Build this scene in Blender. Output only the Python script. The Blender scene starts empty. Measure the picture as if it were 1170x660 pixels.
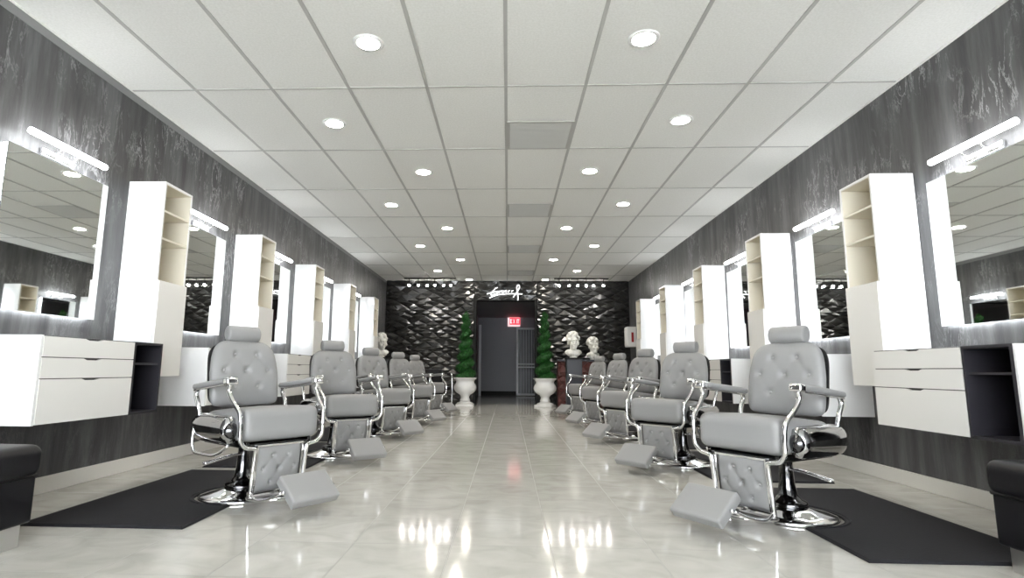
import bpy, bmesh, math, random
from math import sin, cos, pi, radians as R
from mathutils import Vector, Matrix, Quaternion, noise
C = bpy.context.scene.collection
random.seed(7)

# ------------------------------------------------------------------ materials
def _mat(name):
    m = bpy.data.materials.new(name); m.use_nodes = True
    n = m.node_tree.nodes; l = m.node_tree.links
    return m, n, l, n['Principled BSDF']
def plain(name, col, rough=.5, metal=0, coat=0, spec=.5, emit=None, es=0, bump=0, bscale=200):
    m, n, l, b = _mat(name)
    b.inputs['Base Color'].default_value = (*col, 1); b.inputs['Roughness'].default_value = rough
    b.inputs['Metallic'].default_value = metal; b.inputs['Coat Weight'].default_value = coat
    b.inputs['Coat Roughness'].default_value = .05
    b.inputs['Specular IOR Level'].default_value = spec
    if emit: b.inputs['Emission Color'].default_value = (*emit, 1); b.inputs['Emission Strength'].default_value = es
    # slight procedural variation of the surface
    tc = n.new('ShaderNodeNewGeometry'); nz = n.new('ShaderNodeTexNoise'); nz.inputs['Scale'].default_value = bscale
    l.new(tc.outputs['Position'], nz.inputs['Vector'])
    if bump:
        bp = n.new('ShaderNodeBump'); bp.inputs['Strength'].default_value = bump; bp.inputs['Distance'].default_value = .002
        l.new(nz.outputs['Fac'], bp.inputs['Height']); l.new(bp.outputs['Normal'], b.inputs['Normal'])
    else:
        mr = n.new('ShaderNodeMapRange'); mr.inputs['To Min'].default_value = max(0, rough-.02); mr.inputs['To Max'].default_value = rough+.02
        l.new(nz.outputs['Fac'], mr.inputs['Value']); l.new(mr.outputs['Result'], b.inputs['Roughness'])
    return m
def ramp(n, stops):
    r = n.new('ShaderNodeValToRGB'); e = r.color_ramp.elements
    while len(e) < len(stops): e.new(.5)
    for k, (p, c) in enumerate(stops):
        e[k].position = p; e[k].color = (*c, 1) if len(c) == 3 else c
    return r
def g(v): return (v, v, v)

M = {}
M['leather'] = plain('grey_leather', (.27, .27, .273), .44, bump=.12, bscale=420)
M['button'] = plain('leather_button_shine', (.34, .34, .345), .3)  # same leather, lightened to paint in the shine that picks the buttons out
M['chrome'] = plain('chrome', (.86, .86, .87), .06, 1)
M['dark_chrome'] = plain('dark_chrome', (.10, .10, .105), .12, 1, coat=.4)
M['mid_chrome'] = plain('cover_chrome', (.5, .5, .51), .08, 1)
M['steel'] = plain('brushed_steel', (.62, .61, .60), .32, 1)
M['shell'] = plain('black_shell', g(.02), .35)
M['white'] = plain('white_lacquer', (.84, .84, .845), .16, coat=.3)
M['front'] = plain('warm_white_front', (.85, .84, .815), .22, coat=.2)
M['cream'] = plain('cream_laminate', (.76, .72, .62), .45)
M['gap'] = plain('gap_shade', g(.03), .6)
M['cubby'] = plain('black_wood', (.022, .021, .027), .45)
M['mat'] = plain('black_rubber', (.014, .014, .017), .7, spec=.25, bump=.5, bscale=90)
M['black_leather'] = plain('black_leather', (.006, .006, .008), .38, spec=.25, bump=.2, bscale=260)
M['wall_edge'] = plain('grey_edge_paint', g(.24), .6)
M['baseboard'] = plain('baseboard_paint', (.72, .70, .66), .4)
M['plaster'] = plain('white_plaster', (.80, .79, .75), .7, bump=.2, bscale=90)
M['urn'] = plain('white_glazed_stone', (.86, .86, .86), .3)
M['soil'] = plain('dark_soil', (.02, .015, .01), .9)
M['trim'] = plain('light_trim_white', (.85, .85, .84), .5)
M['black_metal'] = plain('black_metal', g(.012), .6, spec=.2)
M['hall'] = plain('corridor_grey_paint', (.30, .305, .33), .6)
M['hall_floor'] = plain('corridor_floor', (.30, .30, .29), .12)
M['frame_grey'] = plain('grey_door_metal', (.80, .81, .84), .4)
M['panel_dark'] = plain('dark_blue_panel', (.025, .027, .038), .4)
M['brownfacet'] = plain('brown_gloss_facet', (.11, .035, .033), .28, coat=.3)
M['red'] = plain('red_label', (.35, .012, .015), .5)
M['exit_red'] = plain('exit_red_light', (.9, .05, .08), .4, emit=(1, .01, .04), es=.45)
M['exit_white'] = plain('exit_lit_housing', (.85, .7, .7), .4, emit=(1, .72, .74), es=.28)
M['lens'] = plain('downlight_lens', g(.9), .4, emit=(1, .935, .82), es=48)
M['tube'] = plain('led_tube', g(.9), .4, emit=(.97, .985, 1), es=7)
M['strip'] = plain('mirror_led_strip', g(.9), .4, emit=(.92, .97, 1), es=6)
M['bulb'] = plain('spot_bulb', g(.9), .4, emit=(1, .97, .92), es=42)
M['sign'] = plain('sign_white', g(.9), .4, emit=(1, 1, 1), es=.9)
M['mirror'] = plain('mirror_silver', (.90, .925, .91), .012, 1)
M['vent'] = plain('vent_grey', (.50, .495, .47), .6, bump=.3, bscale=60)

def make_wallmat():
    m, n, l, b = _mat('venetian_plaster')
    geo = n.new('ShaderNodeNewGeometry')
    mp = n.new('ShaderNodeMapping'); mp.inputs['Scale'].default_value = (5, 5, .55)
    l.new(geo.outputs['Position'], mp.inputs['Vector'])
    a = n.new('ShaderNodeTexNoise'); a.inputs['Scale'].default_value = 1.6; a.inputs['Detail'].default_value = 7; a.inputs['Roughness'].default_value = .62
    l.new(mp.outputs[0], a.inputs['Vector'])
    r1 = ramp(n, [(.30, (.032, .032, .034)), (.50, (.075, .075, .077)), (.76, (.16, .16, .164))]); l.new(a.outputs['Fac'], r1.inputs[0])
    # large clouds
    c = n.new('ShaderNodeTexNoise'); c.inputs['Scale'].default_value = 1.1; c.inputs['Detail'].default_value = 4
    l.new(geo.outputs['Position'], c.inputs['Vector'])
    mx = n.new('ShaderNodeMix'); mx.data_type = 'RGBA'; mx.blend_type = 'MULTIPLY'; mx.inputs['Factor'].default_value = .6
    r2 = ramp(n, [(.3, g(.55)), (.7, g(1.25))]); l.new(c.outputs['Fac'], r2.inputs[0])
    l.new(r1.outputs[0], mx.inputs['A']); l.new(r2.outputs[0], mx.inputs['B'])
    # pale trowel scratches
    mp2 = n.new('ShaderNodeMapping'); mp2.inputs['Scale'].default_value = (4.5, 4.5, 1.3); l.new(geo.outputs['Position'], mp2.inputs['Vector'])
    d = n.new('ShaderNodeTexNoise'); d.inputs['Scale'].default_value = 2.2; d.inputs['Detail'].default_value = 9; d.inputs['Distortion'].default_value = .5; d.inputs['Roughness'].default_value = .7
    l.new(mp2.outputs[0], d.inputs['Vector'])
    r3 = ramp(n, [(.48, g(0)), (.5, g(1)), (.52, g(0))]); l.new(d.outputs['Fac'], r3.inputs[0])
    e = n.new('ShaderNodeTexNoise'); e.inputs['Scale'].default_value = 2.0; l.new(geo.outputs['Position'], e.inputs['Vector'])
    r4 = ramp(n, [(.46, g(0)), (.62, g(.9))]); l.new(e.outputs['Fac'], r4.inputs[0])
    mu = n.new('ShaderNodeMath'); mu.operation = 'MULTIPLY'; l.new(r3.outputs[0], mu.inputs[0]); sz = n.new('ShaderNodeSeparateXYZ'); l.new(geo.outputs['Position'], sz.inputs[0]); hz = n.new('ShaderNodeMapRange'); hz.inputs['From Min'].default_value = .7; hz.inputs['From Max'].default_value = 2.0; hz.inputs['To Min'].default_value = .15
    l.new(sz.outputs['Z'], hz.inputs['Value']); mz = n.new('ShaderNodeMath'); mz.operation = 'MULTIPLY'; l.new(r4.outputs[0], mz.inputs[0]); l.new(hz.outputs[0], mz.inputs[1]); l.new(mz.outputs[0], mu.inputs[1])
    m2 = n.new('ShaderNodeMix'); m2.data_type = 'RGBA'; l.new(mu.outputs[0], m2.inputs['Factor'])
    l.new(mx.outputs['Result'], m2.inputs['A']); m2.inputs['B'].default_value = (.42, .42, .43, 1)
    l.new(m2.outputs['Result'], b.inputs['Base Color'])
    b.inputs['Roughness'].default_value = .42
    bp = n.new('ShaderNodeBump'); bp.inputs['Strength'].default_value = .35; bp.inputs['Distance'].default_value = .01
    l.new(d.outputs['Fac'], bp.inputs['Height']); l.new(bp.outputs['Normal'], b.inputs['Normal'])
    return m
M['wall'] = make_wallmat()

def make_floormat():
    m, n, l, b = _mat('polished_floor_tile')
    geo = n.new('ShaderNodeNewGeometry'); sx = n.new('ShaderNodeSeparateXYZ'); l.new(geo.outputs['Position'], sx.inputs[0])
    def mth(op, a, b_=None):
        q = n.new('ShaderNodeMath'); q.operation = op
        for k, v in enumerate((a, b_)):
            if v is None: continue
            if isinstance(v, (int, float)): q.inputs[k].default_value = v
            else: l.new(v, q.inputs[k])
        return q.outputs[0]
    T = .457
    u = mth('DIVIDE', mth('ADD', sx.outputs['X'], .260+T*40), T); v = mth('DIVIDE', mth('ADD', sx.outputs['Y'], -2.72+T*40), T)
    fu = mth('FRACT', u); fv = mth('FRACT', v); iu = mth('FLOOR', u); iv = mth('FLOOR', v)
    du = mth('MINIMUM', fu, mth('SUBTRACT', 1, fu)); dv = mth('MINIMUM', fv, mth('SUBTRACT', 1, fv))
    ed = mth('MINIMUM', du, dv)
    gr = n.new('ShaderNodeMapRange'); gr.inputs['From Min'].default_value = .004; gr.inputs['From Max'].default_value = .0095
    gr.inputs['To Min'].default_value = 1; gr.inputs['To Max'].default_value = 0; l.new(ed, gr.inputs['Value'])
    cb = n.new('ShaderNodeCombineXYZ'); l.new(iu, cb.inputs[0]); l.new(iv, cb.inputs[1])
    wn = n.new('ShaderNodeTexWhiteNoise'); l.new(cb.outputs[0], wn.inputs['Vector'])
    # per tile shifted marbling
    va = n.new('ShaderNodeVectorMath'); va.operation = 'MULTIPLY_ADD'; va.inputs[1].default_value = (9, 9, 9)
    l.new(wn.outputs['Color'], va.inputs[0]); l.new(geo.outputs['Position'], va.inputs[2])
    mp = n.new('ShaderNodeMapping'); mp.inputs['Scale'].default_value = (1.7, 2.3, 1); l.new(va.outputs[0], mp.inputs['Vector'])
    nz = n.new('ShaderNodeTexNoise'); nz.inputs['Scale'].default_value = 2.6; nz.inputs['Detail'].default_value = 6; nz.inputs['Distortion'].default_value = .8
    l.new(mp.outputs[0], nz.inputs['Vector'])
    r = ramp(n, [(.3, (.51, .50, .46)), (.5, (.585, .575, .535)), (.72, (.645, .635, .595))]); l.new(nz.outputs['Fac'], r.inputs[0])
    mx = n.new('ShaderNodeMix'); mx.data_type = 'RGBA'; l.new(gr.outputs[0], mx.inputs['Factor'])
    l.new(r.outputs[0], mx.inputs['A']); mx.inputs['B'].default_value = (.36, .35, .325, 1)
    l.new(mx.outputs['Result'], b.inputs['Base Color'])
    ro = n.new('ShaderNodeMapRange'); ro.inputs['To Min'].default_value = .095; ro.inputs['To Max'].default_value = .3; l.new(gr.outputs[0], ro.inputs['Value'])
    l.new(ro.outputs[0], b.inputs['Roughness']); b.inputs['IOR'].default_value = 1.5
    bp = n.new('ShaderNodeBump'); bp.inputs['Strength'].default_value = .25; bp.inputs['Distance'].default_value = .002; bp.invert = True
    l.new(gr.outputs[0], bp.inputs['Height']); l.new(bp.outputs['Normal'], b.inputs['Normal'])
    return m
M['floor'] = make_floormat()

def make_ceilmat():
    m, n, l, b = _mat('ceiling_tile')
    geo = n.new('ShaderNodeNewGeometry')
    nz = n.new('ShaderNodeTexNoise'); nz.inputs['Scale'].default_value = 70; nz.inputs['Detail'].default_value = 4; l.new(geo.outputs['Position'], nz.inputs['Vector'])
    r = ramp(n, [(.35, (.74, .735, .70)), (.65, (.80, .795, .765))]); l.new(nz.outputs['Fac'], r.inputs[0]); l.new(r.outputs[0], b.inputs['Base Color'])
    b.inputs['Roughness'].default_value = .85
    bp = n.new('ShaderNodeBump'); bp.inputs['Strength'].default_value = .15; bp.inputs['Distance'].default_value = .003
    l.new(nz.outputs['Fac'], bp.inputs['Height']); l.new(bp.outputs['Normal'], b.inputs['Normal'])
    return m
M['ceiling'] = make_ceilmat()
M['tbar'] = plain('ceiling_grid_bar', (.44, .435, .415), .55)

def make_facet():
    m, n, l, b = _mat('black_gloss_facet')
    geo = n.new('ShaderNodeNewGeometry'); nz = n.new('ShaderNodeTexNoise'); nz.inputs['Scale'].default_value = 14; l.new(geo.outputs['Position'], nz.inputs['Vector'])
    r = ramp(n, [(.3, g(.006)), (.7, g(.013))]); l.new(nz.outputs['Fac'], r.inputs[0]); l.new(r.outputs[0], b.inputs['Base Color'])
    b.inputs['Roughness'].default_value = .30; b.inputs['Specular IOR Level'].default_value = .8; b.inputs['Coat Weight'].default_value = .6; b.inputs['Coat Roughness'].default_value = .16
    return m
M['facet'] = make_facet()
def make_leafmat():
    m, n, l, b = _mat('topiary_leaf')
    geo = n.new('ShaderNodeNewGeometry'); nz = n.new('ShaderNodeTexNoise'); nz.inputs['Scale'].default_value = 30; l.new(geo.outputs['Position'], nz.inputs['Vector'])
    r = ramp(n, [(.3, (.003, .036, .005)), (.7, (.014, .125, .012))]); l.new(nz.outputs['Fac'], r.inputs[0]); l.new(r.outputs[0], b.inputs['Base Color'])
    b.inputs['Roughness'].default_value = .6
    return m
M['leaf'] = make_leafmat()
def make_glass():
    m = bpy.data.materials.new('window_glass'); m.use_nodes = True; n = m.node_tree.nodes; l = m.node_tree.links; n.clear()
    o = n.new('ShaderNodeOutputMaterial'); t = n.new('ShaderNodeBsdfTransparent'); gl = n.new('ShaderNodeBsdfGlossy'); gl.inputs['Roughness'].default_value = .02
    mx = n.new('ShaderNodeMixShader'); mx.inputs[0].default_value = .06
    l.new(t.outputs[0], mx.inputs[1]); l.new(gl.outputs[0], mx.inputs[2]); l.new(mx.outputs[0], o.inputs[0])
    return m
M['glass'] = make_glass()

# ------------------------------------------------------------------ mesh helpers
def obj(name, bm, mats, parent=None, smooth=False, loc=None):
    me = bpy.data.meshes.new(name); 
    bmesh.ops.recalc_face_normals(bm, faces=bm.faces)
    bm.to_mesh(me); bm.free()
    for m in (mats if isinstance(mats, (list, tuple)) else [mats]): me.materials.append(M[m])
    if smooth:
        for p in me.polygons: p.use_smooth = True
    o = bpy.data.objects.new(name, me); C.objects.link(o)
    if parent: o.parent = parent
    if loc: o.location = loc
    return o
def sharp(o, ang=35):
    o.data.set_sharp_from_angle(angle=R(ang)); return o
def tag(o, label, cat, group=None, kind=None):
    o['label'] = label; o['category'] = cat
    if group: o['group'] = group
    if kind: o['kind'] = kind
    return o
def thing(name, label, cat, loc=(0, 0, 0), rz=0, group=None):
    o = bpy.data.objects.new(name, None); C.objects.link(o); o.empty_display_size = .1
    o.location = loc; o.rotation_euler = (0, 0, rz)
    return tag(o, label, cat, group)
def struct(name, bm, mats, smooth=False, parent=None):
    o = obj(name, bm, mats, parent, smooth)
    if not parent: o['kind'] = 'structure'
    return o
def dup(root, label=None, loc=None, rz=None, group=None):
    r = root.copy(); C.objects.link(r)
    if loc is not None: r.location = loc
    if rz is not None: r.rotation_euler = (0, 0, rz)
    if label: r['label'] = label
    if group: r['group'] = group
    for ch in list(root.children):
        c = ch.copy(); C.objects.link(c); c.parent = r
        for gc in ch.children:
            d = gc.copy(); C.objects.link(d); d.parent = c
    return r
def NB(): return bmesh.new()
def box(bm, x0, x1, y0, y1, z0, z1, bev=0, seg=2, mi=0):
    vs = [bm.verts.new((x, y, z)) for x in (x0, x1) for y in (y0, y1) for z in (z0, z1)]
    fs = [bm.faces.new([vs[i] for i in q]) for q in ((0, 1, 3, 2), (4, 6, 7, 5), (0, 4, 5, 1), (2, 3, 7, 6), (0, 2, 6, 4), (1, 5, 7, 3))]
    for f in fs: f.material_index = mi
    if bev:
        es = list({e for f in fs for e in f.edges})
        r = bmesh.ops.bevel(bm, geom=es, offset=bev, segments=seg, affect='EDGES', profile=.5)
        for f in r['faces']: f.material_index = mi
    return bm
def B(*a, **k): return box(NB(), *a, **k)
def lathe(bm, prof, seg=32, loc=(0, 0, 0), axis='Z', sx=1, sy=1, cap=True, mi=0):
    rings = []
    for r_, z in prof:
        ring = []
        for k in range(seg):
            a = 2*pi*k/seg; p = Vector((cos(a)*r_*sx, sin(a)*r_*sy, z))
            if axis == 'X': p = Vector((p.z, p.x, p.y))
            if axis == 'Y': p = Vector((p.x, p.z, p.y))
            ring.append(bm.verts.new(p+Vector(loc)))
        rings.append(ring)
    for a, b in zip(rings, rings[1:]):
        for k in range(seg):
            f = bm.faces.new((a[k], a[(k+1) % seg], b[(k+1) % seg], b[k])); f.material_index = mi
    if cap:
        bm.faces.new(rings[0]).material_index = mi; bm.faces.new(rings[-1]).material_index = mi
    return bm
def spline(pts, n=6):
    P = [Vector(p) for p in pts]; P = [P[0]*2-P[1]]+P+[P[-1]*2-P[-2]]; out = []
    for i in range(1, len(P)-2):
        for k in range(n):
            t = k/n; a, b, c, d = P[i-1], P[i], P[i+1], P[i+2]
            out.append(.5*((2*b)+(c-a)*t+(2*a-5*b+4*c-d)*t*t+(3*b-a-3*c+d)*t**3))
    out.append(P[-2]); return out
def tube(bm, pts, rad, seg=8, smoothn=0, flat=1.0, mi=0):
    if smoothn: pts = spline(pts, smoothn)
    pts = [Vector(p) for p in pts]; n = len(pts); rings = []
    rr = rad if callable(rad) else (lambda t: rad)
    up = Vector((0, 0, 1)); t0 = (pts[1]-pts[0]).normalized()
    if abs(t0.dot(up)) > .95: up = Vector((1, 0, 0))
    for i, p in enumerate(pts):
        t = (pts[min(i+1, n-1)]-pts[max(i-1, 0)]).normalized()
        s = t.cross(up); 
        if s.length < 1e-4: s = Vector((1, 0, 0))
        s.normalize(); u = s.cross(t).normalized(); up = u
        r_ = rr(i/(n-1))
        rings.append([bm.verts.new(p+s*cos(2*pi*k/seg)*r_+u*sin(2*pi*k/seg)*r_*flat) for k in range(seg)])
    for a, b in zip(rings, rings[1:]):
        for k in range(seg):
            f = bm.faces.new((a[k], a[(k+1) % seg], b[(k+1) % seg], b[k])); f.material_index = mi
    bm.faces.new(rings[0]).material_index = mi; bm.faces.new(rings[-1]).material_index = mi
    return bm
def axis_pts(h, r, n):
    a = [-h, -h+r*.12, -h+r*.35, -h+r*.65, -h+r]
    m = [(-h+r)+(2*(h-r))*k/n for k in range(1, n)]
    return a+m+[-x for x in reversed(a)]
def cushion(bm, hx, hy, hz, r, n=8, puff=0, fn=None):
    """box with rounded edges and a swelling top"""
    ax = [axis_pts(h, min(r, h*.99), n) for h in (hx, hy, hz)]; H = (hx, hy, hz)
    def mp(p):
        q = Vector([max(-(H[i]-r), min(H[i]-r, p[i])) for i in range(3)]); d = p-q
        if d.length > 1e-9: p = q+d.normalized()*r
        p.z += puff*max(0, 1-(p.x/hx)**2)*max(0, 1-(p.y/hy)**2)*(1 if p.z > 0 else -.3)
        return fn(p) if fn else p
    for a in range(3):
        b, c = (a+1) % 3, (a+2) % 3
        for s in (-1, 1):
            grid = []
            for u in ax[b]:
                row = []
                for v in ax[c]:
                    p = Vector((0, 0, 0)); p[a] = s*H[a]; p[b] = u; p[c] = v
                    row.append(bm.verts.new(mp(p)))
                grid.append(row)
            for i in range(len(grid)-1):
                for j in range(len(grid[0])-1):
                    bm.faces.new((grid[i][j], grid[i+1][j], grid[i+1][j+1], grid[i][j+1]))
    bmesh.ops.remove_doubles(bm, verts=bm.verts, dist=1e-5)
    return bm
def tufted(bm, hx, hz, t, buttons, n=34, power=5, dip=.02, sg=.022, tb=None, pbot=None):
    """upright pillow in x,z facing -y with button dimples and diamond creases; returns button positions"""
    tb = tb if tb is not None else t*.5
    segs = []
    for i in range(len(buttons)):
        for j in range(i):
            d = math.hypot((buttons[i][0]-buttons[j][0]), (buttons[i][1]-buttons[j][1]))
            dx, dz = abs(buttons[i][0]-buttons[j][0]), abs(buttons[i][1]-buttons[j][1])
            if dx > .02 and dz > .02 and d < .14*hx/.22+.02: segs.append((buttons[i], buttons[j]))
    def depth(x, z):
        o = 0
        for bx, bz in buttons: o += dip*math.exp(-((x-bx)**2+(z-bz)**2)/sg**2)
        for (ax, az), (bx, bz) in segs:
            L2 = (bx-ax)**2+(bz-az)**2; tt = max(0, min(1, ((x-ax)*(bx-ax)+(z-az)*(bz-az))/L2))
            d2 = (x-ax-tt*(bx-ax))**2+(z-az-tt*(bz-az))**2
            o += .0035*math.exp(-d2/.007**2)
        return o
    for side in (-1, 1):
        grid = []
        for i in range(n+1):
            row = []
            for j in range(n+1):
                u, v = sin((i/n-.5)*pi), sin((j/n-.5)*pi)
                m = max(abs(u), abs(v)); pw = power if v > 0 or not pbot else pbot; q = (abs(u)**pw+abs(v)**pw)**(1/pw)
                s = m/q if q > 0 else 1
                x, z = u*s*hx, v*s*hz
                e = max(0, 1-m**4)**.5
                y = (-t*e+depth(x, z)*min(1, e*1.5)) if side < 0 else tb*e
                row.append(bm.verts.new((x, y, z)))
            grid.append(row)
        for i in range(n):
            for j in range(n):
                bm.faces.new((grid[i][j], grid[i+1][j], grid[i+1][j+1], grid[i][j+1]))
    bmesh.ops.remove_doubles(bm, verts=bm.verts, dist=1e-5)
    return [(bx, -t*max(0, 1-max(abs(bx)/hx, abs(bz)/hz)**4)**.5+depth(bx, bz), bz) for bx, bz in buttons]
def xf(bm, loc=(0, 0, 0), rx=0, ry=0, rz=0):
    m = Matrix.Translation(loc) @ Matrix.Rotation(rz, 4, 'Z') @ Matrix.Rotation(ry, 4, 'Y') @ Matrix.Rotation(rx, 4, 'X')
    bmesh.ops.transform(bm, matrix=m, verts=bm.verts); return m

# ------------------------------------------------------------------ room shell
WL, WR, YB, YF, ZC = -2.989, 2.913, 13.42, -3.4, 2.97
struct('floor', B(WL-.2, WR+.2, YF-.2, YB+.25, -.1, 0), 'floor')
struct('wall_left', B(WL-.15, WL, YF, YB+.2, 0, ZC), 'wall')
struct('trim_3', B(WL+.0005, WL+.006, YF, YB-.07, 2.905, ZC-.007), 'wall_edge')
struct('wall_right', B(WR, WR+.15, YF, YB+.2, 0, ZC), 'wall')
for s, nm in ((-1, 'left'), (1, 'right')):
    w = WL if s < 0 else WR; a, b = sorted((w, w-s*.016))
    struct('baseboard_'+nm, box(NB(), a, b, YF, YB-.07, 0, .105, .004), 'baseboard')
# ceiling with its T-bar grid
bm = B(WL-.15, WR+.15, YF, YB+.2, ZC, ZC+.1)
X0, Y0 = -.0218, 4.009
k = -4
for k in range(-4, 5):
    x = X0+k*.61; box(bm, x-.0125, x+.0125, YF, YB, ZC-.006, ZC+.002, mi=1)
for k in range(-6, 8):
    y = Y0+k*1.22; box(bm, WL, WR, y-.008, y+.008, ZC-.005, ZC+.002, mi=1)
for a, b in ((WL, WL+.02), (WR-.02, WR)): box(bm, a, b, YF, YB, ZC-.006, ZC+.002, mi=0)
struct('ceiling', bm, ['ceiling', 'tbar'])

# back wall of black faceted 3D panels round the corridor opening
DX0, DX1, DZ = -.765, .65, 2.48
def facets(bm, x0, x1, z0, z1, y, cw=.165, ch=.08, dep=.07, seed=1, mi=0):
    """staggered pointed petals, each split by a raised off-centre ridge"""
    rnd = random.Random(seed)
    nx, nz = max(2, round((x1-x0)/cw)), max(2, round((z1-z0)/ch)); V = {}; ax, az = (x1-x0)/nx, (z1-z0)/nz
    for j in range(-1, nz+2):
        for i in range(-1, nx+2):
            ins = 0 < i < nx and 0 < j < nz
            x = x0+i*ax+(rnd.uniform(-.22, .22)*ax if ins else 0); z = z0+j*az+(rnd.uniform(-.3, .3)*az if ins else 0)
            V[i, j] = bm.verts.new((min(x1, max(x0, x)), y-(dep*rnd.uniform(0, .22) if ins else 0), min(z1, max(z0, z))))
    for j in range(nz+1):
        for i in range(nx+1):
            if (i+j) % 2 == 0: continue
            l, r_, b, t_ = V[i-1, j], V[i+1, j], V[i, j-1], V[i, j+1]
            c = (l.co+r_.co)/2; hx = (r_.co.x-l.co.x)/2
            tz = (t_.co.z-b.co.z)*rnd.uniform(-.24, .24); d = dep*rnd.uniform(.45, 1); sk = rnd.uniform(-.3, .3)*hx
            p = bm.verts.new((min(x1, max(x0, c.x-hx*.5+sk)), y-d, min(z1, max(z0, c.z+tz)))); q = bm.verts.new((min(x1, max(x0, c.x+hx*.5+sk)), y-d*rnd.uniform(.6, 1), min(z1, max(z0, c.z+tz*rnd.uniform(-.5, 1)))))
            for f_ in ((l, p, t_), (p, q, t_), (q, r_, t_), (l, b, p), (p, b, q), (q, b, r_)):
                if (f_[1].co-f_[0].co).cross(f_[2].co-f_[0].co).length > 1e-6: bm.faces.new(f_).material_index = mi
    bmesh.ops.delete(bm, geom=[v for v in bm.verts if not v.link_faces], context='VERTS')
bm = NB()
box(bm, WL, DX0, YB+.002, YB+.2, 0, ZC); box(bm, DX1, WR, YB+.002, YB+.2, 0, ZC); box(bm, DX0, DX1, YB+.002, YB+.2, DZ, ZC)
facets(bm, WL, DX0-.06, 0, ZC, YB, seed=3); facets(bm, DX1+.04, WR, 0, ZC, YB, seed=5); facets(bm, DX0-.06, DX1+.04, DZ+.03, ZC, YB, dep=.05, seed=9)
struct('wall_back', bm, 'facet')
bm = NB(); box(bm, DX0-.06, DX0, YB-.03, YB+.2, 0, DZ+.03, .004); box(bm, DX1, DX1+.04, YB-.03, YB+.2, 0, DZ+.03, .004); box(bm, DX0, DX1, YB-.03, YB+.2, DZ, DZ+.03, .004)
struct('trim_1', bm, 'black_metal')
# corridor behind the opening
HY = 19.0
struct('floor_corridor', B(-1.2, 1.5, YB+.25, HY+.2, -.1, 0), 'hall_floor')
struct('wall_corridor_left', B(-1.2, -1.02, YB+.2, HY, 0, 2.6), 'hall')
struct('wall_corridor_right', B(1.32, 1.5, YB+.2, HY, 0, 2.6), 'hall')
struct('wall_corridor_end', B(-1.2, 1.5, HY, HY+.15, 0, 2.6), 'hall')
struct('ceiling_corridor', B(-1.2, 1.5, YB+.2, HY+.15, 2.6, 2.7), 'hall')
struct('baseboard_corridor', B(-1.02, 1.32, HY-.015, HY-.001, 0, .12), 'black_metal')
struct('trim_2', B(-.95, -.87, HY-.9, HY-.82, 0, 2.28, .004), 'frame_grey')

# unseen street side behind the camera: wall, with a wide window added to supply daylight
bm = NB(); WZ0, WZ1 = .25, 2.65
box(bm, WL, WR, YF-.15, YF, 0, WZ0); box(bm, WL, WR, YF-.15, YF, WZ1, ZC); box(bm, WL, WL+.3, YF-.15, YF, WZ0, WZ1); box(bm, WR-.3, WR, YF-.15, YF, WZ0, WZ1)
struct('wall_front', bm, 'plaster')
bm = NB()
for x in (WL+.3, -1.25, 1.2, WR-.36): box(bm, x, x+.06, YF-.12, YF-.04, WZ0, WZ1)
box(bm, WL+.3, WR-.3, YF-.12, YF-.04, WZ0, WZ0+.06); box(bm, WL+.3, WR-.3, YF-.12, YF-.04, WZ1-.06, WZ1)
wf = struct('added_window_1', bm, 'steel')
struct('added_window_pane', B(WL+.3, WR-.3, YF-.09, YF-.08, WZ0, WZ1), 'glass', parent=wf)

# ------------------------------------------------------------------ ceiling fixtures
ORD = ['nearest', 'second', 'third', 'fourth', 'fifth']
bm = lathe(NB(), [(.062, -.006), (.098, -.012), (.104, -.004), (.104, .0), (.062, .0)], 28, cap=False)
def downlight(x, y, label, group, first=[None]):
    if first[0] is None:
        t = thing('downlight', label, 'ceiling light', (x, y, ZC), 0, group)
        obj('trim_ring', lathe(NB(), [(.074, -.007), (.098, -.010), (.104, -.003), (.104, -.0005), (.074, -.0005)], 28, cap=False), 'trim', t, True)
        bm = NB(); vs = [bm.verts.new((.074*cos(2*pi*k/20), .074*sin(2*pi*k/20), -.007)) for k in range(20)]; bm.faces.new(vs)
        vs2 = [bm.verts.new((.074*cos(2*pi*k/20), .074*sin(2*pi*k/20), -.001)) for k in range(20)]; bm.faces.new(vs2)
        for k in range(20): bm.faces.new((vs[k], vs[(k+1) % 20], vs2[(k+1) % 20], vs2[k]))
        obj('lens', bm, 'lens', t)
        first[0] = t
    else: dup(first[0], label, (x, y, ZC), 0, group)
for k in range(5):
    y = 3.415+2.446*k
    w = ORD[k] if k else 'nearest'
    downlight(-.942, y, f'{w} round downlight of the inner left ceiling row', 'inner left row of downlights')
    downlight(.887, y, f'{w} round downlight of the inner right ceiling row', 'inner right row of downlights')
for k in range(4):
    y = 4.63+2.454*k; w = ORD[k]
    downlight(-1.551, y, f'{w} round downlight of the outer left ceiling row', 'outer left row of downlights')
    downlight(1.497, y, f'{w} round downlight of the outer right ceiling row', 'outer right row of downlights')
# return vents, far half of every second tile of the middle column
vent0 = None
for k in range(4):
    yb = Y0+1.22+k*2.44; loc = (X0+.305, yb-.315, ZC-.008)
    lab = f'{ORD[k]} grey perforated return vent along the ceiling centre'
    if vent0 is None:
        vent0 = thing('ceiling_vent', lab, 'vent', loc, 0, 'ceiling return vents')
        bm = NB()
        for a in (-1, 1):
            box(bm, a*.284-.012, a*.284+.012, -.29, .29, -.004, .005); box(bm, -.296, .296, a*.29-.012, a*.29+.012, -.0045, .005)
        obj('vent_frame', bm, 'tbar', vent0)
        bm = B(-.272, .272, -.278, .278, 0, .005)
        for q in range(1, 24): box(bm, -.27, .27, -.278+q*.0232-.003, -.278+q*.0232+.003, -.003, .001)
        obj('louver_panel', bm, 'vent', vent0)
    else: dup(vent0, lab, loc, 0, 'ceiling return vents')
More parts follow.
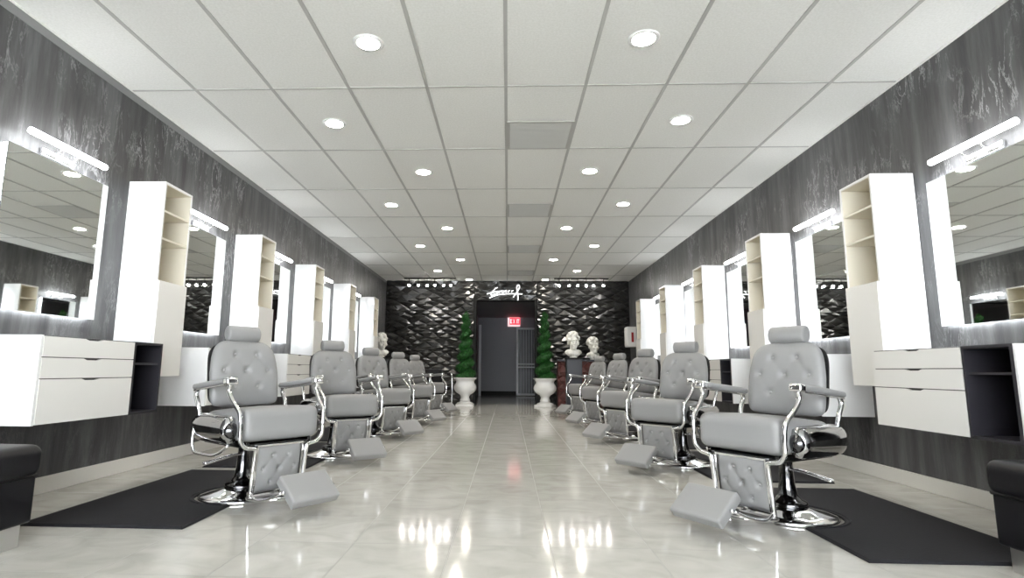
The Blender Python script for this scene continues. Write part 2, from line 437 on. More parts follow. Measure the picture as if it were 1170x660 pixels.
# track lights before the back wall
def track(label, xs):
    xm = (xs[0]+xs[-1])/2
    t = thing('track_light', label, 'track light', (xm, 12.95, ZC), 0, 'track lights above the back wall')
    obj('rail', B(xs[0]-xm-.12, xs[-1]-xm+.12, -.018, .018, -.03, -.007, .003), 'black_metal', t)
    for x in xs:
        bm = lathe(NB(), [(.008, -.13), (.008, -.028)], 10, (x-xm, 0, 0)); lathe(bm, [(.02, .0), (.034, .02), (.036, .09), (.02, .1)], 14)
        hm = NB(); lathe(hm, [(.018, -.055), (.034, -.045), (.040, .05), (.036, .05), (.03, .0)], 14, cap=False)
        m = Matrix.Translation((x-xm, .02, -.165)) @ Matrix.Rotation(R(-62), 4, 'X') @ Matrix.Rotation(pi, 4, 'X')
        bmesh.ops.transform(hm, matrix=m, verts=hm.verts); bm.free()
        tube(hm, [(x-xm, 0, -.03), (x-xm, 0, -.12), (x-xm, .01, -.15)], .008)
        h = obj('spot_head', hm, 'black_metal', t, True)
        bb = NB(); bmesh.ops.create_uvsphere(bb, u_segments=10, v_segments=6, radius=.029)
        bmesh.ops.translate(bb, verts=bb.verts, vec=(x-xm, .035, -.185))
        obj('bulb', bb, 'bulb', h, True)
track('black track light with six lit spots left of the doorway', [-2.35, -2.13, -1.92, -1.74, -1.53, -1.36])
track('black track light with six lit spots right of the doorway', [1.20, 1.43, 1.63, 1.83, 2.0, 2.23])

# ------------------------------------------------------------------ stations along both walls
def vanity(s):
    """drawer unit hung on the wall; local x=0 at the wall, +x into the room; y from 0 away from the camera"""
    D = .42 if s < 0 else .413; t = thing('vanity_unit', '', 'vanity cabinet', (0, 0, 0))
    L = 1.075; z0, z1 = .483, .978
    # s<0: drawers first then cubby; s>0: cubby first then drawers.  mirrored local frame: x -> toward room
    X = lambda a, b: (a, b) if s < 0 else (-b, -a)
    if s < 0: dr = (.0, .765); cu = (.765, L)
    else: dr = (.315, L); cu = (.0, .315)
    bm = NB(); a, b = X(.003, D-.022)
    box(bm, a, b, dr[0]+.004, dr[1], z0, z1, .002)
    body = obj('body', bm, 'white', t)
    # dark panel right behind the fronts, painting in the shade of the drawer gaps
    a, b = X(D-.022, D-.016); obj('gap_shade_panel', box(NB(), a, b, dr[0]+.002, dr[1]-.002, z0+.001, z1-.001), 'gap', t)
    # side panel flush with the front at the camera end
    if s < 0:
        a, b = X(.003, D-.003); obj('side_panel', box(NB(), a, b, -.014, .0035, z0, z1, .001), 'white', t)
    else:
        a, b = X(.003, D-.003); obj('side_panel', box(NB(), a, b, -.016, -.0005, z0, z1, .001), 'white', t)
    zs = [(.858, .972), (.738, .853), (.487, .733)]
    y0, y1 = dr[0]+.007, dr[1]-.004
    for za, zb in zs:
        bm = NB(); a, b = X(D-.016, D)
        ym = (y0+y1)/2; hw = .075
        # front with a finger notch in its top edge
        pr = [(y0, za), (y1, za), (y1, zb), (ym+hw, zb), (ym+hw*.6, zb-.009), (ym-hw*.6, zb-.009), (ym-hw, zb), (y0, zb)]
        va = [bm.verts.new((a, y, z)) for y, z in pr]; vb = [bm.verts.new((b, y, z)) for y, z in pr]
        bm.faces.new(va); bm.faces.new(vb)
        for k in range(len(pr)): bm.faces.new((va[k], va[(k+1) % len(pr)], vb[(k+1) % len(pr)], vb[k]))
        obj('drawer', bm, 'front', t)
    # open black cubby
    a, b = X(.003, D); w = .016; y0, y1 = cu; bm = NB()
    box(bm, a, b, y0, y0+w, z0, z1); box(bm, a, b, y1-w, y1, z0, z1); box(bm, a, b, y0+w, y1-w, z0, z0+w); box(bm, a, b, y0+w, y1-w, z1-w, z1)
    a, b = X(.003, .02); box(bm, a, b, y0+w, y1-w, z0+w, z1-w)
    obj('open_cubby', bm, 'cubby', t)
    a, b = X(.02, D-.015); obj('shelf', B(a, b, y0+w, y1-w, .822, .836), 'cubby', t)
    return t
def tallcab(s):
    D = .298 if s < 0 else .306; t = thing('storage_cabinet', '', 'wall cabinet')
    X = lambda a, b: (a, b) if s < 0 else (-b, -a)
    L = .375; z0, z1, zm = (.737, 2.254, 1.474); w = .018
    bm = NB(); a, b = X(.003, D)
    box(bm, a, b, 0, w, z0, z1, .0015); box(bm, a, b, L-w, L, z0, z1, .0015); box(bm, a, b, w, L-w, z1-w, z1, .0015); box(bm, a, b, w, L-w, z0, z0+w)
    obj('carcass', bm, 'white', t)
    a, b = X(.003, .016); obj('back_panel', B(a, b, w, L-w, z0+w, z1-w), 'cream', t)
    # cream inner lining of the open part
    bm = NB(); a, b = X(.016, D-.004)
    box(bm, a, b, w, w+.004, zm, z1-w); box(bm, a, b, L-w-.004, L-w, zm, z1-w); box(bm, a, b, w+.004, L-w-.004, z1-w-.004, z1-w)
    obj('lining', bm, 'cream', t)
    for z in (zm-.012, 1.80, 2.02):
        a, b = X(.016, D-.003); obj('shelf', B(a, b, w+.004, L-w-.004, z-.008, z+.008), 'cream', t)
    a, b = X(D+.001, D+.019); obj('door', box(NB(), a, b, .004, L-.002, z0, zm-.006, .002), 'front', t)
    return t
def mirror(s):
    t = thing('backlit_mirror', '', 'mirror'); X = lambda a, b: (a, b) if s < 0 else (-b, -a)
    z0, z1 = 1.135, 2.120; L = .825
    a, b = X(.003, .036); bm = NB(); i = .004
    box(bm, a, b, i, i+.008, z0+i, z1-i); box(bm, a, b, L-i-.008, L-i, z0+i, z1-i); box(bm, a, b, i+.008, L-i-.008, z0+i, z0+i+.008); box(bm, a, b, i+.008, L-i-.008, z1-i-.008, z1-i)
    obj('led_strip', bm, 'strip', t)
    a, b = X(.036, .043); obj('mirror_glass', B(a, b, 0, L, z0, z1), 'mirror', t)
    return t
def barlight(s):
    t = thing('vanity_light', '', 'wall light'); q = 1 if s < 0 else -1
    L = .64; z = 2.218
    bm = NB(); lathe(bm, [(.008, 0), (.02, .004), (.02, L-.004), (.008, L)], 12, (q*.1, 0, z), axis='Y'); obj('led_tube', bm, 'tube', t, True)
    bm = NB(); a, b = sorted((q*.003, q*.022)); box(bm, a, b, L*.5-.13, L*.5+.13, z-.075, z-.03, .004); obj('wall_plate', bm, 'chrome', t)
    for y in (L*.5-.07, L*.5+.07):
        bm = NB(); tube(bm, [(q*.02, y, z-.05), (q*.075, y, z-.05), (q*.1, y, z-.022)], .007, 8, 4); obj('bracket', bm, 'chrome', t, True)
    return t
NTH = ['nearest the camera', 'second from the camera', 'third from the camera', 'fourth from the camera', 'farthest from the camera']
for s, nm, w, p, ys in ((-1, 'left', WL, 1.73, dict(v=2.985, c=4.10, m=3.005, b=3.07)), (1, 'right', WR, 1.765, dict(v=2.875, c=3.957, m=2.97, b=3.025))):
    dz = 0 if s < 0 else -.020
    spec = [(vanity, 'v', 'white three-drawer vanity with open black cubby on the %s wall, %s', 'vanity units on the %s wall'),
            (tallcab, 'c', 'tall white wall cabinet with open cream shelves, %s wall, %s', 'tall cabinets on the %s wall'),
            (mirror, 'm', 'backlit frameless mirror on the %s wall, %s', 'backlit mirrors on the %s wall'),
            (barlight, 'b', 'lit white tube light over the mirror on the %s wall, %s', 'tube lights on the %s wall')]
    for fn, key, lab, grp in spec:
        proto = fn(s)
        for k in range(5):
            loc = (w, ys[key]+p*k, dz); l = lab % (nm, NTH[k])
            if k == 0: proto.location = loc; proto['label'] = l; proto['group'] = grp % nm
            else: dup(proto, l, loc, 0, grp % nm)

# ------------------------------------------------------------------ barber chairs (local front = -y, r = -y)
def make_chair(s):
    t = thing('barber_chair', '', 'barber chair')
    # floor disc and pedestal
    obj('base', lathe(NB(), [(.246, .0), (.250, .006), (.248, .016), (.238, .023), (.19, .034), (.14, .046), (.10, .06), (.09, .066)], 48), 'chrome', t, True)
    bm = lathe(NB(), [(.102, .06), (.105, .072), (.098, .088), (.07, .098), (.052, .125), (.042, .18), (.037, .26), (.037, .33), (.07, .345), (.07, .36)], 32)
    obj('pedestal', bm, 'dark_chrome', t, True)
    # pump lever: a flat loop reaching out on the wall side
    bm = NB(); sx = s
    tube(bm, [(sx*.03, .0, .265), (sx*.10, .02, .257), (sx*.20, .05, .232), (sx*.228, .055, .226), (sx*.23, .03, .226), (sx*.20, .022, .233), (sx*.10, -.005, .258), (sx*.03, -.02, .265)], .0075, 8, 5)
    obj('pump_lever', bm, 'chrome', t, True)
    # undercarriage
    bm = B(-.19, .19, -.36, .06, .352, .376, .006); box(bm, -.215, -.19, -.40, .10, .345, .385, .006); box(bm, .19, .215, -.40, .10, .345, .385, .006)
    box(bm, -.19, .19, -.405, -.375, .352, .372, .005);
    obj('seat_frame', bm, 'dark_chrome', t)
    def seatfn(p):
        p.z += .02*(-p.y/.25) if p.z > 0 else 0
        return p
    bm = cushion(NB(), .25, .25, .087, .05, 8, .014, seatfn); xf(bm, (0, -.19, .472)); obj('seat', bm, 'leather', t, True)
    # side barrels (mechanism covers)
    for x in (-1, 1):
        prof = [(.01, -.258), (.05, -.256), (.078, -.246), (.086, -.21), (.088, -.08), (.088, .06), (.082, .13), (.068, .16), (.045, .174), (.02, .177)]
        bm = lathe(NB(), prof, 28, (x*.272, -.085, .450), axis='Y', sx=.62, sy=.95); obj('mechanism_cover', bm, 'mid_chrome', t, True)
        hb = lathe(NB(), [(.040, .004), (.044, -.008), (.030, -.018), (.012, -.030), (.003, -.032)], 24, (x*.278, -.342, .450), axis='Y')
        obj('hinge_cap', hb, 'dark_chrome', t, True)
    # arms
    for x in (-1, 1):
        bm = NB()
        def armfn(p):
            p.z += -.0 + .055*(-p.y)/.265*.5
            p.x *= 1+.10*(-p.y/.25)
            return p
        cushion(bm, .031, .205, .016, .0145, 5, .004, armfn); xf(bm, (x*.292, -.115, .709))
        a = obj('armrest', bm, 'leather', t, True)
        bm = NB(); cushion(bm, .036, .028, .022, .014, 3); xf(bm, (x*.292, -.328, .728), rx=R(-6))
        box(bm, x*.295-.024, x*.295+.024, -.31, .07, .684, .692, .003)
        bmesh.ops.rotate(bm, verts=[v for v in bm.verts if v.co.z < .697 and v.co.y > -.312], cent=(0, -.12, .68), matrix=Matrix.Rotation(R(-6), 3, 'X'))
        obj('arm_cap', bm, 'chrome', a, True)
        fl = lambda q: .0125 if q < .6 else .010
        bm = NB(); tube(bm, [(x*.292, -.328, .715), (x*.292, -.318, .67), (x*.286, -.362, .61), (x*.276, -.425, .55), (x*.272, -.437, .47), (x*.268, -.435, .40), (x*.235, -.43, .36), (x*.185, -.43, .348), (x*.168, -.428, .33), (x*.167, -.412, .22), (x*.167, -.396, .10), (x*.162, -.385, .075)], .0125, 10, 5)
        obj('front_support', bm, 'chrome', a, True)
        bm = NB(); tube(bm, [(x*.292, .055, .685), (x*.295, .075, .64), (x*.295, .040, .58), (x*.287, .03, .52), (x*.278, .02, .46)], .014, 10, 5)
        obj('rear_support', bm, 'chrome', a, True)
    # towel loop on the aisle-away side
    bm = NB(); tube(bm, [(-.305, .02, .50), (-.325, .015, .40), (-.325, .0, .325), (-.32, -.04, .305), (-.315, -.2, .305), (-.30, -.26, .32), (-.275, -.32, .365)], .009, 8, 5)
    obj('side_rail', bm, 'chrome', t, True)
    # back
    bt = [(-.078, .116), (.078, .116), (-.150, .014), (0, .014), (.150, .014), (-.078, -.092), (.078, -.092)]
    bm = NB(); bp = tufted(bm, .232, .215, .060, bt, 48, 4.2, .019, .019, .03, pbot=9)
    def bend(v):
        v.co.x *= 1-.10*max(0, v.co.z/.212) ; v.co.y -= .022*(v.co.x/.22)**2
    for v in bm.verts: bend(v)
    bmx = xf(bm, (0, .085, .772), rx=R(-9)); back = obj('backrest', bm, 'leather', t, True)
    bb = lathe(NB(), [(.003, -.008), (.0085, -.0055), (.0115, .0), (.007, .008)], 14, axis='Y')
    btn = None
    for (x, y, z) in bp:
        x2 = x*(1-.10*max(0, z/.212)); y2 = y-.022*(x2/.22)**2
        if btn is None: btn = obj('button', bb, 'button', back, True)
        else:
            btn = btn.copy(); C.objects.link(btn); btn.parent = back
        btn.matrix_local = bmx @ Matrix.Translation((x2, y2-.006, z))
    bm = NB(); tufted(bm, .222, .200, .004, [], 20, 4.2, 0, .02, .022, pbot=8); xf(bm, (0, .112, .770), rx=R(-9)); obj('back_shell', bm, 'shell', t, True)
    # head pillow
    bm = NB()
    def hf(p):
        p.z += .012*(p.x/.1)**2*0; return p
    lathe(bm, [(.3, -.112), (.8, -.110), (.94, -.106), (1, -.098), (1.02, -.03), (1.02, .03), (1, .098), (.94, .106), (.8, .110), (.3, .112)], 32, axis='X', sx=.044, sy=.053); xf(bm, (0, .118, 1.030), rx=R(-10)); h = obj('headrest', bm, 'leather', t, True)
    bm = NB()
    for x in (-.04, .04): tube(bm, [(x, .126, .92), (x, .122, .995)], .008, 8)
    obj('headrest_post', bm, 'chrome', h, True)
    # leg panel
    lb = [(-.045, .075), (.052, .075), (-.10, .0), (0, .0), (.10, .0), (-.045, -.078), (.052, -.078)]
    bm = NB(); lp = tufted(bm, .143, .130, .024, lb, 44, 14, .013, .013, .014); lmx = xf(bm, (0, -.392, .226), rx=R(6)); leg = obj('leg_panel', bm, 'leather', t, True)
    sb = lathe(NB(), [(.003, -.0065), (.007, -.0045), (.009, .0), (.006, .006)], 12, axis='Y'); btn = None
    for (x, y, z) in lp:
        if btn is None: btn = obj('button', sb, 'button', leg, True)
        else:
            btn = btn.copy(); C.objects.link(btn); btn.parent = leg
        btn.matrix_local = lmx @ Matrix.Translation((x, y-.005, z))
    bm = NB()
    for z in (-1, 1): box(bm, -.152, .152, -.016, .012, z*.134-.006, z*.134+.006, .003)
    for x in (-1, 1): box(bm, x*.148-.006, x*.148+.006, -.016, .012, -.128, .128, .003)
    xf(bm, (0, -.392, .226), rx=R(6)); obj('panel_frame', bm, 'chrome', leg)
    # kick plate
    bm = NB(); n = 20
    pts = [(.175*cos(pi*k/n), -.385-.17*sin(pi*k/n)) for k in range(n+1)]
    lo = [bm.verts.new((x, y, .062)) for x, y in pts]; hi = [bm.verts.new((x, y, .074)) for x, y in pts]
    bm.faces.new(lo); bm.faces.new(hi)
    for k in range(n+1): bm.faces.new((lo[k], lo[(k+1) % (n+1)], hi[(k+1) % (n+1)], hi[k]))
    fp = obj('foot_plate', bm, 'dark_chrome', t)
    bm = NB(); tube(bm, [(x, y, .070) for x, y in pts], .011, 8); lathe(bm, [(.008, .028), (.01, .06)], 8, (0, -.52, 0)); obj('plate_rim', bm, 'chrome', fp, True)
    # footrest pad
    bm = cushion(NB(), .150, .100, .029, .014, 6, .004); xf(bm, (0, -.715, .142), rx=R(38)); fr = obj('footrest', bm, 'leather', t, True)
    for x in (-1, 1):
        bm = NB(); tube(bm, [(x*.166, -.40, .10), (x*.172, -.48, .072), (x*.163, -.59, .095), (x*.160, -.70, .138)], .008, 8, 4)
        q = lathe(NB(), [(.012, 0), (.013, .012), (.006, .018)], 12, axis='X')
        me = bpy.data.meshes.new('k'); q.to_mesh(me); q.free()
        k0 = len(bm.verts); bm.from_mesh(me); bm.verts.ensure_lookup_table(); nv = bm.verts[k0:]
        if x < 0: bmesh.ops.scale(bm, vec=(-1, 1, 1), verts=nv)
        bmesh.ops.translate(bm, verts=nv, vec=(x*.150, -.715, .142)); bpy.data.meshes.remove(me)
        obj('footrest_bracket', bm, 'chrome', fr, True)
    return t
CH = {}
for s, nm, x, y, p, rz in ((-1, 'left', -1.69, 3.615, 1.73, R(54)), (1, 'right', 1.595, 3.37, 1.76, R(-57))):
    proto = make_chair(s)
    for k in range(5):
        loc = (x+([0, .04, .01, .035, .02] if s < 0 else [0, -.045, 0, .02, 0])[k], y+p*k, 0); l = f'grey button-tufted barber chair in the {nm} row, {NTH[k]}'; gr = f'barber chairs in the {nm} row'
        if k == 0:
            proto.location = loc; proto.rotation_euler = (0, 0, rz); proto['label'] = l; proto['group'] = gr
        else: dup(proto, l, loc, rz+R(([0, -14, -5, 1, 6] if s < 0 else [0, 10, 1, -4, -2])[k]), gr)

# ------------------------------------------------------------------ floor mats with a round bite for the chair base
def floor_mat(s, xi, xo, y0, y1, cx, cy, label, group):
    # xi aisle edge, xo wall edge
    r = .268; dx = abs(xi-cx); h = math.sqrt(max(0, r*r-dx*dx)); n = 22
    a0 = math.asin(h/r)  # bite opens toward the aisle
    pts = [(xo, y0), (xi, y0), (xi, cy-h)]
    q = 1 if xi > cx else -1
    for k in range(1, n):
        a = -(a0)+(-(2*pi-2*a0))*k/n
        pts.append((cx+q*r*cos(a), cy+r*sin(a)))
    pts += [(xi, cy+h), (xi, y1), (xo, y1)]
    bm = NB(); t_ = .014
    lo = [bm.verts.new((x, y, .001)) for x, y in pts]
    ctr = Vector(((xi+xo)/2, (y0+y1)/2, 0))
    hi = [bm.verts.new((x, y, t_)) for x, y in pts]
    bm.faces.new(lo); f = bm.faces.new(hi)
    for k in range(len(pts)): bm.faces.new((lo[k], lo[(k+1) % len(pts)], hi[(k+1) % len(pts)], hi[k]))
    bmesh.ops.bevel(bm, geom=list(f.edges), offset=.010, segments=1, affect='EDGES')
    # raised ring round the base
    ring = [(cx+q*(r+.022)*cos(-(a0+.15)-(2*pi-2*a0-.3)*k/24), cy+(r+.022)*sin(-(a0+.15)-(2*pi-2*a0-.3)*k/24), t_-.001) for k in range(25)]
    tube(bm, ring, .009, 8, 0, .7)
    return tag(obj('floor_mat', bm, 'mat'), label, 'floor mat', group)
for k in range(5):
    w = NTH[k]
    y = 1.73*k; floor_mat(-1, -1.63, -2.49, 2.87+y, 4.44+y, -1.69, 3.615+y, f'black rubber floor mat under the left row of chairs, {w}', 'mats under the left row')
    y = 1.76*k; floor_mat(1, 1.547, 2.405, 2.588+y, 4.12+y, 1.595, 3.37+y, f'black rubber floor mat under the right row of chairs, {w}', 'mats under the right row')

# ------------------------------------------------------------------ ottomans at the picture's lower corners
def ottoman(x0, x1, y0, y1, label):
    t = thing('ottoman', label, 'ottoman', ((x0+x1)/2, (y0+y1)/2, 0), 0, 'black ottomans by the front stations')
    hx, hy = (x1-x0)/2, (y1-y0)/2
    bm = cushion(NB(), hx, hy, .072, .045, 8, .012); xf(bm, (0, 0, .375)); obj('cushion', bm, 'black_leather', t, True)
    bm = NB(); tube(bm, [(-hx+.02, -hy+.02, .308), (hx-.02, -hy+.02, .308), (hx-.02, hy-.02, .308), (-hx+.02, hy-.02, .308), (-hx+.02, -hy+.02, .308)], .009, 6); obj('piping', bm, 'black_leather', t, True)
    obj('body', B(-hx+.018, hx-.018, -hy+.018, hy-.018, .1, .31, .012, 3), 'black_leather', t)
    obj('plinth', B(-hx+.045, hx-.045, -hy+.045, hy-.045, 0, .1, .003), 'steel', t)
ottoman(-2.80, -2.155, 1.35, 2.60, 'black leather ottoman on a steel plinth in front of the left wall')
ottoman(2.04, 2.69, 1.25, 2.57, 'black leather ottoman on a steel plinth in front of the right wall')

# ------------------------------------------------------------------ spiral topiaries in urns
def make_topiary(label):
    t = thing('potted_topiary', label, 'potted plant', (0, 0, 0), 0, 'spiral topiaries beside the doorway')
    prof = [(.10, .10), (.12, .12), (.105, .16), (.095, .20), (.12, .25), (.20, .30), (.25, .36), (.262, .41), (.25, .46), (.215, .51), (.205, .545), (.225, .59), (.27, .62), (.275, .635), (.262, .64), (.235, .625), (.2, .60)]
    bm = lathe(NB(), prof, 40); box(bm, -.20, .20, -.20, .20, 0, .045, .006); lathe(bm, [(.19, .045), (.185, .07), (.13, .09), (.10, .105)], 40)
    sharp(obj('urn', bm, 'urn', t, True), 50)
    obj('soil', lathe(NB(), [(.0, .612), (.222, .612)], 24, cap=False), 'soil', t)
    rnd = random.Random(5); bm = NB(); nz, na = 150, 44; z0, z1 = .625, 2.16; turns = 6.6
    def rad(a, z):
        q = (z-z0)/(z1-z0); env = .235*(1-q)+.065*q
        ph = (q*turns*(1+.12*q)/1.12-a/(2*pi)) % 1
        rid = max(0, sin(pi*min(1, ph/.82)))**.7 if ph < .82 else 0
        return env*(.50+.50*rid)*(1 if q < .96 else max(.15, (1-q)/.04))
    grid = []
    for i in range(nz+1):
        z = z0+(z1-z0)*i/nz
        grid.append([bm.verts.new((cos(2*pi*k/na)*(r_ := rad(2*pi*k/na, z)*(1+.12*noise.noise(Vector((cos(2*pi*k/na)*5, sin(2*pi*k/na)*5, z*14))))), sin(2*pi*k/na)*r_, z)) for k in range(na)])
    for i in range(nz):
        for k in range(na): bm.faces.new((grid[i][k], grid[i][(k+1) % na], grid[i+1][(k+1) % na], grid[i+1][k]))
    for _ in range(7000):
        a = rnd.uniform(0, 2*pi); z = z0+(z1-z0)*rnd.random()**1.25; r_ = rad(a, z)*rnd.uniform(.93, 1.05)
        p = Vector((cos(a)*r_, sin(a)*r_, z)); d = Vector((cos(a)+rnd.uniform(-.7, .7), sin(a)+rnd.uniform(-.7, .7), rnd.uniform(-.2, 1))).normalized()
        sd = d.cross(Vector((rnd.uniform(-1, 1), rnd.uniform(-1, 1), rnd.uniform(-1, 1)))).normalized(); L = rnd.uniform(.016, .03)
        bm.faces.new([bm.verts.new(v) for v in (p, p+d*L*.5+sd*L*.28, p+d*L, p+d*L*.5-sd*L*.28)])
    me = bpy.data.meshes.new('foliage'); bm.to_mesh(me); bm.free(); me.materials.append(M['leaf'])
    o = bpy.data.objects.new('foliage', me); C.objects.link(o); o.parent = t
    return t
tp = make_topiary('green spiral topiary in a white urn left of the corridor doorway'); tp.location = (-.985, 12.98, 0)
tp2 = dup(tp, 'green spiral topiary in a white urn right of the corridor doorway', (.85, 12.98, 0), R(70))

# ------------------------------------------------------------------ busts
def make_bust():
    bm = NB()
    def ell(c, r_, rot=None, seg=20):
        q = bmesh.ops.create_uvsphere(bm, u_segments=seg, v_segments=seg//2+2, radius=1)['verts']
        m = Matrix.Translation(c) @ (rot or Matrix()) @ Matrix.Diagonal((*r_, 1)); bmesh.ops.transform(bm, matrix=m, verts=q)
    RX = lambda a: Matrix.Rotation(R(a), 4, 'X'); RY = lambda a: Matrix.Rotation(R(a), 4, 'Y')
    # chest cut like a classical bust, neck, skull, jaw
    ell((0, .01, .085), (.135, .075, .075)); ell((-.10, .015, .115), (.07, .055, .045), RY(-18)); ell((.10, .015, .115), (.07, .055, .045), RY(18))
    ell((-.055, -.03, .08), (.06, .04, .055)); ell((.055, -.03, .08), (.06, .04, .055))
    lathe(bm, [(.085, .08), (.066, .13), (.060, .20), (.064, .26)], 20, (0, .018, 0))
    ell_, HS = ell, 1.42
    def ell(c, r_, rot=None, seg=20): ell_((c[0]*HS, c[1]*HS, .158+(c[2]-.245)*HS), tuple(v*HS for v in r_), rot, seg)
    ell((0, .012, .375), (.068, .090, .096)); ell((0, -.022, .325), (.053, .066, .085)); ell((0, -.062, .262), (.026, .024, .020))
    # brow, nose, lips, ears
    ell((0, -.078, .375), (.048, .012, .009)); ell((0, -.094, .338), (.010, .017, .030), RX(-14)); ell((0, -.100, .318), (.014, .013, .010))
    ell((0, -.082, .288), (.024, .012, .006)); ell((0, -.081, .277), (.019, .012, .006))
    for x in (-1, 1):
        ell((x*.072, .005, .335), (.012, .022, .030)); ell((x*.040, -.062, .318), (.022, .020, .024)); ell((x*.027, -.080, .352), (.012, .008, .007))
    # curls
    rnd = random.Random(3)
    for k in range(90):
        a = rnd.uniform(0, 2*pi); e = rnd.uniform(-.1, 1.35)
        p = Vector((.076*cos(a)*cos(e), .016+.096*sin(a)*cos(e), .388+.092*sin(e)))
        if p.y < -.035 and p.z < .425: continue
        ell(tuple(p), [rnd.uniform(.018, .027)]*3, seg=8)
    lathe(bm, [(.07, .0), (.075, .012), (.055, .03), (.05, .06)], 24, (0, .01, 0))
    o = obj('bust', bm, 'plaster')
    rm = o.modifiers.new('join', 'REMESH'); rm.mode = 'VOXEL'; rm.voxel_size = .0065; rm.use_smooth_shade = True
    sm = o.modifiers.new('soft', 'SMOOTH'); sm.factor = .5; sm.iterations = 1
    return o
bu = make_bust(); bu.location = (1.315, 11.3, 1.07); bu.rotation_euler = (0, 0, R(8)); bu.scale = (1.04,)*3
tag(bu, 'white classical bust on the dark pedestal near the right topiary', 'bust', 'white busts')
b2 = bu.copy(); C.objects.link(b2); b2.location = (1.98, 13.05, 1.07); b2.rotation_euler = (0, 0, R(28)); tag(b2, 'white classical bust on the brown faceted console, nearer the right wall', 'bust', 'white busts')
b3 = bu.copy(); C.objects.link(b3); b3.location = (-2.76, 12.1, 1.07); b3.rotation_euler = (0, 0, R(35)); tag(b3, 'white classical bust beside the farthest left cabinet', 'bust', 'white busts')
def pedestal(x, y, label):
    t = thing('pedestal', label, 'pedestal', (x, y, 0))
    obj('column', B(-.15, .15, -.15, .15, .05, 1.04, .006), 'panel_dark', t); obj('plinth', B(-.17, .17, -.17, .17, 0, .05, .006), 'black_metal', t); obj('top_slab', B(-.165, .165, -.165, .165, 1.04, 1.069, .005), 'black_metal', t)
pedestal(1.315, 11.3, 'dark pedestal under the white bust near the right topiary')
pedestal(-2.76, 12.1, 'dark pedestal by the left wall beyond the farthest cabinet')
# brown faceted console against the back wall
t = thing('console_table', 'brown faceted console standing before the black back wall', 'console', (1.66, 13.05, 0))
bm = B(-.52, .52, -.13, .17, 0, 1.03); facets(bm, -.52, .52, .02, 1.02, -.132, .11, .10, .06, seed=11); obj('faceted_body', bm, 'brownfacet', t)
obj('top', B(-.54, .54, -.21, .18, 1.03, 1.069, .006), 'panel_dark', t)
# chrome framed chair in the back left corner
t = thing('waiting_chair', 'chrome-framed black armchair behind the left barber row', 'chair', (-1.50, 11.75, 0), R(30))
for x in (-.25, .25):
    bm = NB(); tube(bm, [(x, .24, .015), (x, -.2, .015), (x, -.25, .05), (x, -.25, .60), (x, -.22, .70), (x, -.16, .73), (x, .2, .73), (x, .26, .68), (x, .27, .40)], .014, 10, 5); obj('arm_frame', bm, 'chrome', t, True)
bm = cushion(NB(), .235, .24, .04, .03, 6, .01); xf(bm, (0, .0, .43)); obj('seat', bm, 'black_leather', t, True)
bm = cushion(NB(), .235, .03, .17, .025, 6); xf(bm, (0, .25, .66), rx=R(-8)); obj('backrest', bm, 'black_leather', t, True)

# ------------------------------------------------------------------ back wall fittings
# script sign above the doorway
def PX(x, y):   # traced stroke point -> metres on the sign plane
    return ((x-625)*.00108*.985-.085, (300-y)*.00108+2.665)
strokes = [[(220, 325), (300, 302), (350, 288), (430, 275), (545, 262), (470, 300), (350, 345), (312, 335), (345, 290), (390, 228), (425, 192), (465, 178)],
           [(280, 415), (380, 372), (500, 338), (640, 322), (800, 318), (1030, 322)],
           [(570, 245), (565, 275), (583, 288), (606, 270), (612, 246), (612, 288)],
           [(640, 268), (672, 258), (662, 240), (644, 258), (650, 285), (678, 284)],
           [(712, 288), (714, 244), (718, 262), (745, 240)],
           [(785, 288), (788, 244), (792, 262), (825, 240)],
           [(820, 400), (872, 325), (930, 240), (965, 165), (945, 122), (910, 140), (903, 200), (920, 300), (928, 380), (926, 465)]]
bm = NB()
for st in strokes:
    pts = [(PX(x, y)[0], 0, PX(x, y)[1]) for x, y in st]
    tube(bm, pts, .0062 if 560 < st[0][0] < 800 else .0095, 8, 4)
o = obj('wall_sign', bm, 'sign', loc=(0, YB-.085, 0)); tag(o, 'white handwritten name sign over the corridor doorway', 'sign')
# letters of the lit exit sign
def letter(bm, ch, x, z, w, h, d, y):
    T = .24*w
    R_ = {'E': [(0, 0, .28, 1), (0, 0, 1, .2), (0, .4, .85, .6), (0, .8, 1, 1)], 'I': [(.3, 0, .7, 1)], 'T': [(.36, 0, .64, 1), (0, .8, 1, 1)]}
    if ch in R_:
        for a, b, c, e in R_[ch]: box(bm, x+a*w, x+c*w, y-d, y, z+b*h, z+e*h)
    else:
        for q in (0, 1):
            pr = [(0, 0), (.28, 0), (1, 1), (.72, 1)]
            if q: pr = [(1-a, b) for a, b in pr]
            va = [bm.verts.new((x+a*w, y, z+b*h)) for a, b in pr]; vb = [bm.verts.new((x+a*w, y-d, z+b*h)) for a, b in pr]
            bm.faces.new(va); bm.faces.new(vb)
            for k in range(4): bm.faces.new((va[k], va[(k+1) % 4], vb[(k+1) % 4], vb[k]))
t = thing('exit_sign', 'red lit exit sign high on the corridor end wall', 'sign', (.20, HY-.05, 2.30))
obj('housing', B(-.21, .21, 0, .045, .0, .36, .008), 'exit_white', t)
bm = NB(); box(bm, -.15, .21, -.012, 0, .055, .29, .003); obj('red_face', bm, 'exit_red', t)
bm = NB()
for ch, x in zip('EXIT', (-.125, -.03, .07, .115)): letter(bm, ch, x, .10, .07, .145, .004, -.0125)
obj('lettering', bm, 'exit_white', t)
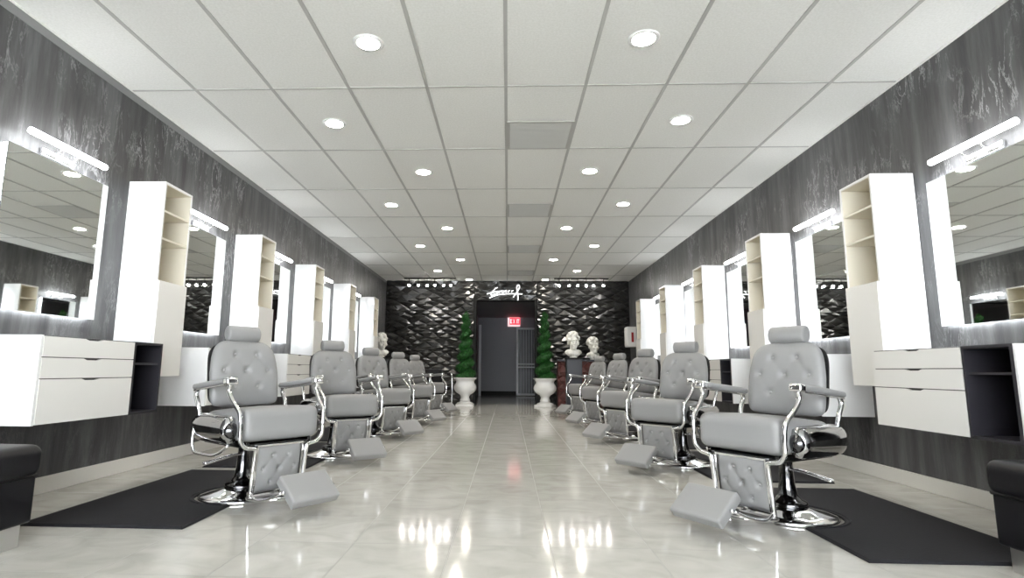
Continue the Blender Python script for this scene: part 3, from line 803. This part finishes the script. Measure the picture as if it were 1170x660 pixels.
# barred metal screen door in the corridor
t = thing('door_1', 'grey barred metal screen door at the corridor end', 'door', (.27, HY-.75, 0)); t['kind'] = 'structure'
bm = NB(); W, Hd = 1.0, 2.2
box(bm, 0, .06, -.03, .03, .02, Hd, .004); box(bm, W-.06, W, -.03, .03, .02, Hd, .004); box(bm, .06, W-.06, -.03, .03, Hd-.06, Hd, .004); box(bm, .06, W-.06, -.03, .03, .02, .08, .004)
box(bm, .06, W-.06, -.028, .028, 1.0, 1.04, .003); box(bm, .06, W-.06, -.028, .028, .90, .94, .003); obj('door_frame', bm, 'frame_grey', t)
for k in range(1, 10):
    obj('bar', B(.06+k*.088-.008, .06+k*.088+.008, -.01, .01, .08, Hd-.06), 'hall', t)
obj('mesh_panel', B(.06, W-.06, .012, .018, .08, Hd-.06), 'panel_dark', t)
# extinguisher box on the right wall
t = thing('wall_mounted_extinguisher_cabinet', 'white fire extinguisher box with red label on the right wall', 'cabinet', (WR, 12.75, 1.36))
obj('box', B(-.20, -.003, 0, .30, 0, .46, .006), 'trim', t)
obj('door', B(-.212, -.2, .015, .285, .015, .445, .003), 'trim', t)
bm = NB(); box(bm, -.115, -.065, -.004, -.0005, .11, .33); obj('red_label', bm, 'red', t)

# ------------------------------------------------------------------ camera, world, view
cam = bpy.data.cameras.new('camera'); co = bpy.data.objects.new('camera', cam); C.objects.link(co)
f, th, ya, ro, cx = 634.9014, .1457, .0411, .0086, -30.25
cam.sensor_fit = 'HORIZONTAL'; cam.sensor_width = 36; cam.lens = 36*f/1170; cam.shift_x = -cx/1170
cam.clip_start = .05
fw = Vector((-sin(ya)*cos(th), cos(ya)*cos(th), sin(th)))
rt = Vector((cos(ya), sin(ya), 0)); up = rt.cross(fw)
mr = Matrix((rt, up, -fw)).transposed().to_4x4()
mr = mr @ Matrix.Rotation(ro, 4, 'Z')
co.matrix_world = Matrix.Translation((0, 0, .8019)) @ mr
bpy.context.scene.camera = co
w = bpy.data.worlds.new('world'); bpy.context.scene.world = w; w.use_nodes = True
bg = w.node_tree.nodes['Background']; bg.inputs[0].default_value = (.93, .97, 1, 1); bg.inputs[1].default_value = 6.0
sc = bpy.context.scene
vs = sc.view_settings; sc.display_settings.display_device = 'sRGB'
vs.view_transform = 'Standard'; vs.look = 'None'; vs.gamma = 1; vs.use_curve_mapping = False; vs.exposure = 1.76
cy = sc.cycles
cy.use_denoising = True; cy.max_bounces = 10; cy.diffuse_bounces = 5; cy.glossy_bounces = 6; cy.sample_clamp_indirect = 6; cy.caustics_reflective = False; cy.caustics_refractive = False
cy.use_light_tree = True
